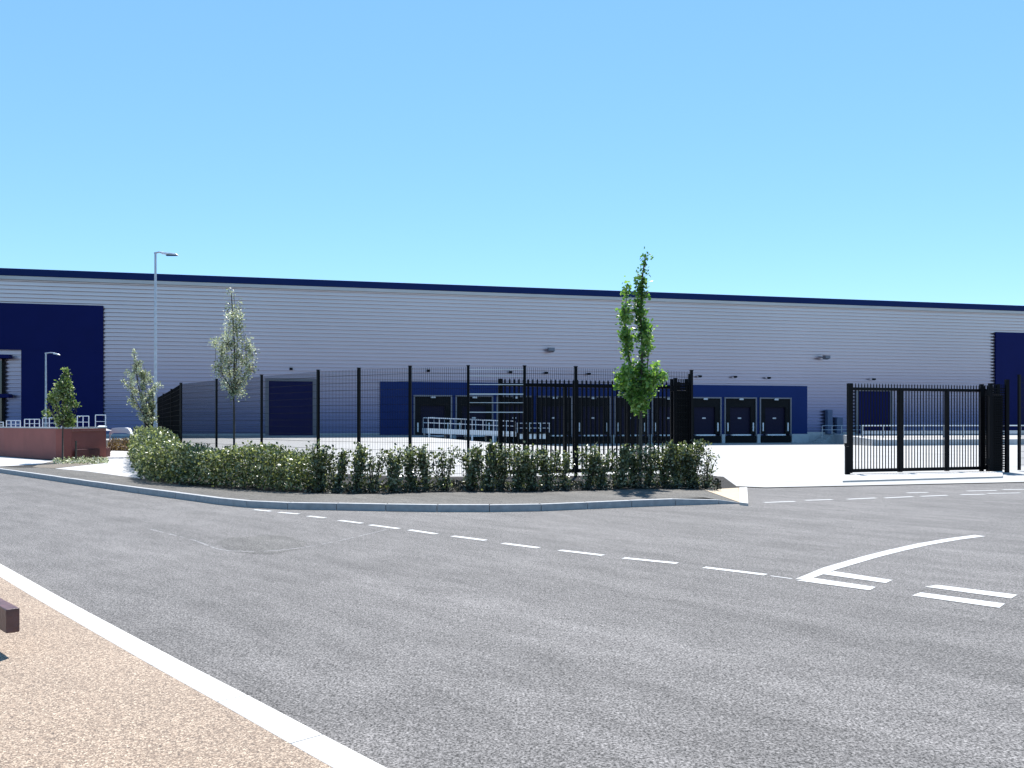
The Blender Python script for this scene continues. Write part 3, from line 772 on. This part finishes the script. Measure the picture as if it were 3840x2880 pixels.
m_.poly([(p.x+x_, p.y-.03, z_) for x_, z_ in prof]+[(p.x+.35, p.y-.03, zl+.1), (p.x-.35, p.y-.03, zl+.1)])
m_.build('hood', M['white_p'], hs_)
for sx_ in (-1, 1):
    m_ = MB(origin=O); m_.tube([(p.x+sx_*hw, p.y+.02, .1), (p.x+sx_*hw, p.y+.02, zl)], .035, 8); m_.build('leg', M['galv_l'], hs_)

# ------------------------------------------------------------ street lamps
def lamp(px, Y, top, arm, label, r0=.095, r1=.06, head=.55):
    p = at(px, Y, .1); root = thing('street_lamp', (p.x, p.y, .1), label, 'street lamp', 'street lamps'); O = root.location.copy()
    m_ = MB(origin=O); m_.tube([(p.x, p.y, .1), (p.x, p.y, 1.5), (p.x, p.y, 1.55), (p.x, p.y, top)], [r0*1.35, r0*1.35, r0, r1], 12); m_.build('pole', M['galv'], root, smooth=False)
    m_ = MB(origin=O); a = arm-head; m_.tube([(p.x-.06, p.y, top-.03), (p.x+a*.5, p.y, top+.02), (p.x+a, p.y, top-.01)], .045, 8); m_.build('arm', M['galv'], root)
    m_ = MB(origin=O); x0_ = p.x+a-.1; x1_ = p.x+arm; w_ = .17
    m_.hexa([(x0_, p.y-.06, top-.08), (x1_, p.y-w_*.7, top-.14), (x1_, p.y+w_*.7, top-.14), (x0_, p.y+.06, top-.08), (x0_, p.y-.05, top+.03), (x1_-.1, p.y-w_*.5, top-.05), (x1_-.1, p.y+w_*.5, top-.05), (x0_, p.y+.05, top+.03)])
    h = m_.build('lamp_head', M['galv_l'], root, bevel=.02)
    m_ = MB(origin=O); m_.box(x0_+.25, x1_-.06, p.y-.09, p.y+.09, top-.165, top-.125); m_.build('lens', M['glass'], h)
lamp(583, 43, zof(947, 43), 1.15, 'tall grey street lamp rising from the hedge in front of the ribbed wall', .08, .055, .75)
lamp(172, 60, zof(1324, 60), .98, 'shorter grey street lamp in front of the navy panel, behind the maroon wall', .075, .05, .35)

# timber knee rail at the left edge
p = G(23, 2286, .39); bt = thing('timber_rail', (p.x-.4, p.y+.4, .1), 'dark stained timber rail end jutting in at the left edge over the gravel path', 'rail'); O = bt.location.copy()
dr = Vector((-.70, .71, 0)); de = Vector((.76, .65, 0))*.075
m_ = MB(origin=O); a, b = p, p+dr*3.2
m_.hexa([(q.x, q.y, .24) for q in (b, a, a+de, b+de)]+[(q.x, q.y, .39) for q in (b, a, a+de, b+de)])
m_.build('rail', M['wood'], bt, bevel=.006)
for k in (.9, 2.4):
    q = p+dr*k+de*.5; m_ = MB(origin=O); m_.post(q, .09, .09, .05, .24, R(45)); m_.build('leg', M['wood'], bt)

# ------------------------------------------------------------ VEGETATION
def leaf(mb, c_, sz, rg, attr, up=.5, val=None):
    d = Vector((rg.gauss(0, 1), rg.gauss(0, 1), rg.gauss(up, .8))); 
    if d.length < .01: d = Vector((0, 0, 1))
    d.normalize(); s_ = d.cross(Vector((rg.gauss(0, 1), rg.gauss(0, 1), rg.gauss(0, 1)))).normalized()*sz*.36
    n_ = s_.cross(d).normalized()*sz*.08; d = d*sz
    i = len(mb.v); mb.v += [c_, c_+d*.5+s_+n_, c_+d, c_+d*.5-s_+n_]
    mb.f += [(i, i+1, i+2), (i, i+2, i+3)]; mb.m += [0, 0]
    v = rg.random() if val is None else min(1, max(0, rg.gauss(val, .2))); attr += [v, v]

def shrub_meshes(seed, h, wdt, nst, nl, lsz, lm, origin=(0, 0, 0)):
    rg = random.Random(seed); cr = MB(); at_ = []; tk = MB()
    for k in range(nst):
        a = rg.uniform(0, 6.28); r = rg.uniform(0, .25)*wdt
        b = Vector((math.cos(a)*r*.4, math.sin(a)*r*.4, 0)); e = Vector((math.cos(a)*rg.uniform(.15, .5)*wdt, math.sin(a)*rg.uniform(.15, .5)*wdt, h*rg.uniform(.75, 1.05)))
        mid_ = b.lerp(e, .5)+Vector((rg.gauss(0, .03), rg.gauss(0, .03), .03))
        tk.tube([b, mid_, e], [.009, .007, .003], 4, False)
        for q in range(nl//nst):
            t = rg.random()**.85; c_ = (b.lerp(mid_, t*2) if t < .5 else mid_.lerp(e, t*2-1))+Vector((rg.gauss(0, .055), rg.gauss(0, .055), rg.gauss(0, .035)))
            if c_.z < .04: c_.z = .04
            leaf(cr, c_, lsz*rg.uniform(.7, 1.3), rg, at_, .7)
    return tk, cr, at_
protos = []
SH = [1200, 1268, 1330, 1400, 1476, 1542, 1605, 1668, 1765, 1825, 1885, 1940, 1990, 2052, 2115, 2208, 2255, 2325, 2378, 2432, 2487, 2537, 2592, 2648]
bfl = catmull(bf, 10)
def bed_at(px, d):               # point in the bed d metres behind its front edge on the column px
    best = min(bfl, key=lambda p: abs(p.x/p.y*F+CX-px)); Y = best.y+d; return at(px, Y, .118)
ords = ['first', 'second', 'third', 'fourth', 'fifth', 'sixth', 'seventh', 'eighth', 'ninth', 'tenth', 'eleventh', 'twelfth']
lib = {}
rg = random.Random(5)
for i, px in enumerate(SH):
    kind = i % 4
    if px == 2592: kind = 'tall'
    if px == 2648: kind = 'thin'
    if px in (1400, 2115, 1668): kind = 'sparse'
    p = bed_at(px, .55+rg.uniform(-.12, .12))
    if i < 12: lab = ords[i]+' leafy shrub from the hedge end in the row before the mesh fence'
    else: lab = ords[23-i]+' leafy shrub from the right end of the roadside planting row'
    if kind == 'tall': lab = 'tallest bright green bushy shrub, second from the right end of the planting row'
    if kind == 'thin': lab = 'thin see-through shrub at the right end of the planting row by the buff paving'
    root = thing('laurel_shrub', p, lab, 'shrub', 'shrubs planted in a row along the pavement', rz=rg.uniform(0, 6.28))
    if kind not in lib:
        if kind == 'tall': a = shrub_meshes(77, 1.02, .72, 16, 2400, .065, None)
        elif kind == 'thin': a = shrub_meshes(78, .95, .62, 9, 420, .06, None)
        elif kind == 'sparse': a = shrub_meshes(79, .80, .50, 9, 520, .062, None)
        else: a = shrub_meshes(100+kind, .86+.03*kind, .56, 12, 900, .068, None)
        tk, cr, at_ = a
        lib[kind] = (tk.build('stems', M['bark'], root), cr.build('foliage', M['leaf_hedge'], root, attr=at_))
    else:
        for q in lib[kind]:
            c_ = q.copy(); col.objects.link(c_); c_.parent = root
    s_ = rg.uniform(.92, 1.08); root.scale = (s_, s_, s_*rg.uniform(.93, 1.07))

# dense hedge on the left, turning the corner and running back
hp = [at(556, 47), at(562, 36), at(580, 28), at(596, 23.6), at(618, 21.0), Vector((-7.3, 19.95, 0)), Vector((-5.8, 18.95, 0)), bed_at(1165, .6)]
hl = resample(catmull(hp, 8), .05)
root = thing('hedge', (-8.6, 21, .118), 'dense laurel hedge turning the corner beside the pale path on the left', 'hedge'); O = root.location.copy()
cr = MB(origin=O); at_ = []; tk = MB(origin=O); rg = random.Random(9)
N = len(hl); total = 42000
wgt = [1/max(12, p.y)**1.0*(3 if p.y < 24 else 1.6) for p in hl]
ht_noise = [.80+.08*math.sin(i*.11)+.05*math.sin(i*.37+1)+.03*math.sin(i*.9) for i in range(N)]
for p_i in rg.choices(range(N), wgt, k=total):
    p = hl[p_i]; back_ = p.y > 25
    wdt = .62 if not back_ else .8; h = ht_noise[p_i]*(1.0+.30*clamp((p.y-20.5)/12))
    # surface-biased
    u = rg.uniform(-1, 1); z = h*(1-rg.random()**1.4*.95); r = wdt*(1-.25*abs(z/h-.5))
    d = hl[min(p_i+1, N-1)]-hl[max(p_i-1, 0)]; d.normalize(); nn = Vector((-d.y, d.x, 0))
    top_fade = max(0, 1-((z/h)**6)*rg.random())
    c_ = Vector((p.x, p.y, .118))+nn*(u*r*.5*(.7+.3*top_fade)*2*.9)+Vector((rg.gauss(0, .05), rg.gauss(0, .05), z+rg.gauss(0, .03)))
    leaf(cr, c_, (.068 if not back_ else .10)*rg.uniform(.7, 1.3), rg, at_, .7)
tk.tube([p+Vector((0, 0, .13)) for p in hl[::6]], .012, 4, False)
for i in range(0, N, 7):
    p = hl[i]+Vector((rg.uniform(-.3, .3), rg.uniform(-.3, .3), 0)); tk.tube([(p.x, p.y, .1), (p.x+rg.gauss(0, .1), p.y+rg.gauss(0, .1), .8)], [.012, .004], 4, False)
cr.build('foliage', M['leaf_hedge2'], root, attr=at_); tk.build('stems', M['bark'], root)

# dry low plants in the bed by the path
root = thing('dry_plants', G(450, 1684, .12), 'low brown dried plants between the maroon wall and the hedge', 'plants'); O = root.location.copy()
cr = MB(origin=O); at_ = []; rg = random.Random(12)
for k in range(5200):
    p = G(rg.uniform(408, 520), rg.uniform(1658, 1691), .12); 
    leaf(cr, p+Vector((0, 0, abs(rg.gauss(0, .13)))), .12*rg.uniform(.6, 1.4), rg, at_, .6)
cr.build('foliage', M['leaf_brown'], root, attr=at_)
tag(root, kind='stuff')
root = thing('ground_cover', G(330, 1728, .12), 'scattered grey-green seedlings on the dry soil at the maroon wall foot', 'plants'); O = root.location.copy()
cr = MB(origin=O); at_ = []
for k in range(900):
    p = G(rg.uniform(200, 405), rg.uniform(1722, 1742), .12); leaf(cr, p+Vector((0, 0, abs(rg.gauss(0, .05)))), .07, rg, at_, .8)
cr.build('foliage', M['leaf_pale'], root, attr=at_); tag(root, kind='stuff')
# weeds and litter under the shrubs
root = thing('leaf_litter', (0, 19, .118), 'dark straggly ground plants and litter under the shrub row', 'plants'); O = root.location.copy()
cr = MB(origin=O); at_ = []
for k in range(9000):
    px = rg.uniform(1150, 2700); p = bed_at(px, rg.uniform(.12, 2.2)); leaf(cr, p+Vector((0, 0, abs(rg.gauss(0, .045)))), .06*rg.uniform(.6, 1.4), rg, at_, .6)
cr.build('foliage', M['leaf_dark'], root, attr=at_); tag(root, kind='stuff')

# trees: stems given as photo points at the tree's distance, each with a foliage radius
def tree(name, label, base_px, Y, trunk, stems, lsz, lm, seed, trunk_r=.045, stake=None, br=.022):
    p0 = at(base_px, Y, .1); root = thing(name, p0, label, 'tree'); O = root.location.copy()
    rg = random.Random(seed); tk = MB(origin=O); cr = MB(origin=O); at_ = []
    P = [Vector((at(x, Y).x, Y, zof(y, Y))) for x, y in trunk]; P[0].z = .08
    n = len(P); tk.tube(P, [trunk_r*(1-.8*i/(n-1)) for i in range(n)], 8)
    for pts, rad, nl, val in stems:
        Q = [Vector((at(x, Y).x, Y+rg.uniform(-.15, .15)*(i > 0), zof(y, Y))) for i, (x, y) in enumerate(pts)]
        if len(pts) > 1: tk.tube(Q, [max(.003, br*(1-i/len(Q))) for i in range(len(Q))], 5, False)
        Ls = along(Q, 60) if len(Q) > 1 else [Q[0]]*61
        # small clumps along the stem
        ncl = max(6, nl//45)
        for c in range(ncl):
            t = rg.random(); b = Ls[int(t*60)]; rr_ = rad[0]*(1-t)+rad[1]*t
            cc = b+Vector((rg.gauss(0, rr_*.55), rg.gauss(0, rr_*.55), rg.gauss(0, rr_*.5)))
            if rr_ > .12: tk.tube([b-Vector((0, 0, rr_*.5)), cc], [.006, .003], 4, False)
            vv = min(.95, max(.1, val+rg.gauss(0, .15)))
            for q in range(nl//ncl):
                leaf(cr, cc+Vector((rg.gauss(0, .055), rg.gauss(0, .055), rg.gauss(0, .07))), lsz*rg.uniform(.7, 1.3), rg, at_, .2, vv)
    tk.build('trunk', M['bark'], root, smooth=True); cr.build('crown', lm, root, attr=at_)
    if stake:
        m_ = MB(origin=O); a = at(stake, Y+.15); m_.post(a, .05, .05, .08, .9); m_.build('stake', M['bark'], root)
    return root
tree('young_tree', 'tall narrow fresh green young tree in front of the right part of the mesh fence', 2400, 19.3,
     [(2400, 1850), (2402, 1600), (2405, 1480), (2408, 1300), (2402, 1150), (2416, 965)],
     [([(2404, 1490), (2412, 1300), (2402, 1180), (2405, 1080)], (.11, .075), 1500, .4),
      ([(2404, 1090), (2408, 1040)], (.10, .06), 150, .5), ([(2408, 1040), (2420, 960)], (.035, .02), 60, .3),
      ([(2400, 1480), (2360, 1340), (2346, 1200), (2350, 1075)], (.085, .05), 650, .6), ([(2380, 1470), (2358, 1340), (2352, 1240)], (.11, .07), 420, .5), ([(2352, 1200), (2335, 1160)], (.08, .07), 150, .8),
      ([(2400, 1520), (2440, 1430), (2478, 1395)], (.10, .20), 1000, .75), ([(2400, 1520), (2350, 1430), (2330, 1385)], (.12, .18), 1000, .7),
      ([(2402, 1500), (2432, 1380), (2430, 1230)], (.10, .05), 400, .7), ([(2400, 1540), (2370, 1490), (2350, 1450)], (.1, .14), 420, .55)], .085, M['leaf_green'], 21)
st3 = []
rg = random.Random(33)
for k in range(17):
    xb = 878+rg.uniform(-10, 10); xm = 878+(k-8)/8*66+rg.uniform(-6, 6); xt = 878+(xm-878)*rg.uniform(.5, .8); yt = 1330-(1-abs(k-8)/9)*200+rg.uniform(-40, 40)
    st3.append(([(xb, 1475), (xm, 1395), (xm*.9+xt*.1, 1290), (xt, yt)], (.15, .10), 300, rg.uniform(.3, .85)))
st3.append(([(880, 1300), (872, 1180), (862, 1085)], (.08, .03), 200, .7)); st3.append(([(880, 1250), (900, 1180), (900, 1120)], (.07, .03), 160, .7))
tree('birch_tree', 'slender airy pale-leaved young tree standing in the left hedge before the ribbed wall', 878, 21.6, [(878, 1800), (878, 1560), (876, 1480), (880, 1300), (868, 1100)], st3, .045, M['leaf_pale'], 22, .035, None, .009)
st2 = []
for k in range(12):
    xm = 532+(k-6)/6*48+rg.uniform(-6, 6)
    st2.append(([(552+rg.uniform(-8, 8), 1575), (xm+14, 1500), (xm, 1440), (503+(xm-500)*.35, 1385-rg.uniform(-35, 40))], (.20, .12), 330, rg.uniform(.3, .7)))
st2.append(([(520, 1450), (505, 1360), (500, 1312)], (.12, .04), 150, .7))
tree('birch_tree', 'loose pale-leaved young tree leaning left beside the tall street lamp', 550, 36, [(550, 1710), (548, 1620), (538, 1540), (515, 1430), (502, 1325)], st2, .07, M['leaf_pale'], 23, .05, None, .014)
st1 = []
for k in range(13):
    a = (k-6)/6; xm = 238+a*60+rg.uniform(-6, 6)
    st1.append(([(236, 1600), (xm, 1520+rg.uniform(-15, 25)), (240+(xm-238)*.3, 1455-(1-abs(a))*62+rg.uniform(-12, 12))], (.19, .08), 250, rg.uniform(.45, .95)))
tree('young_tree', 'small rounded green young tree in front of the maroon wall', 235, 30.6, [(235, 1738), (235, 1620), (238, 1560), (240, 1390)], st1, .085, M['leaf_olive'], 24, .035, 285)
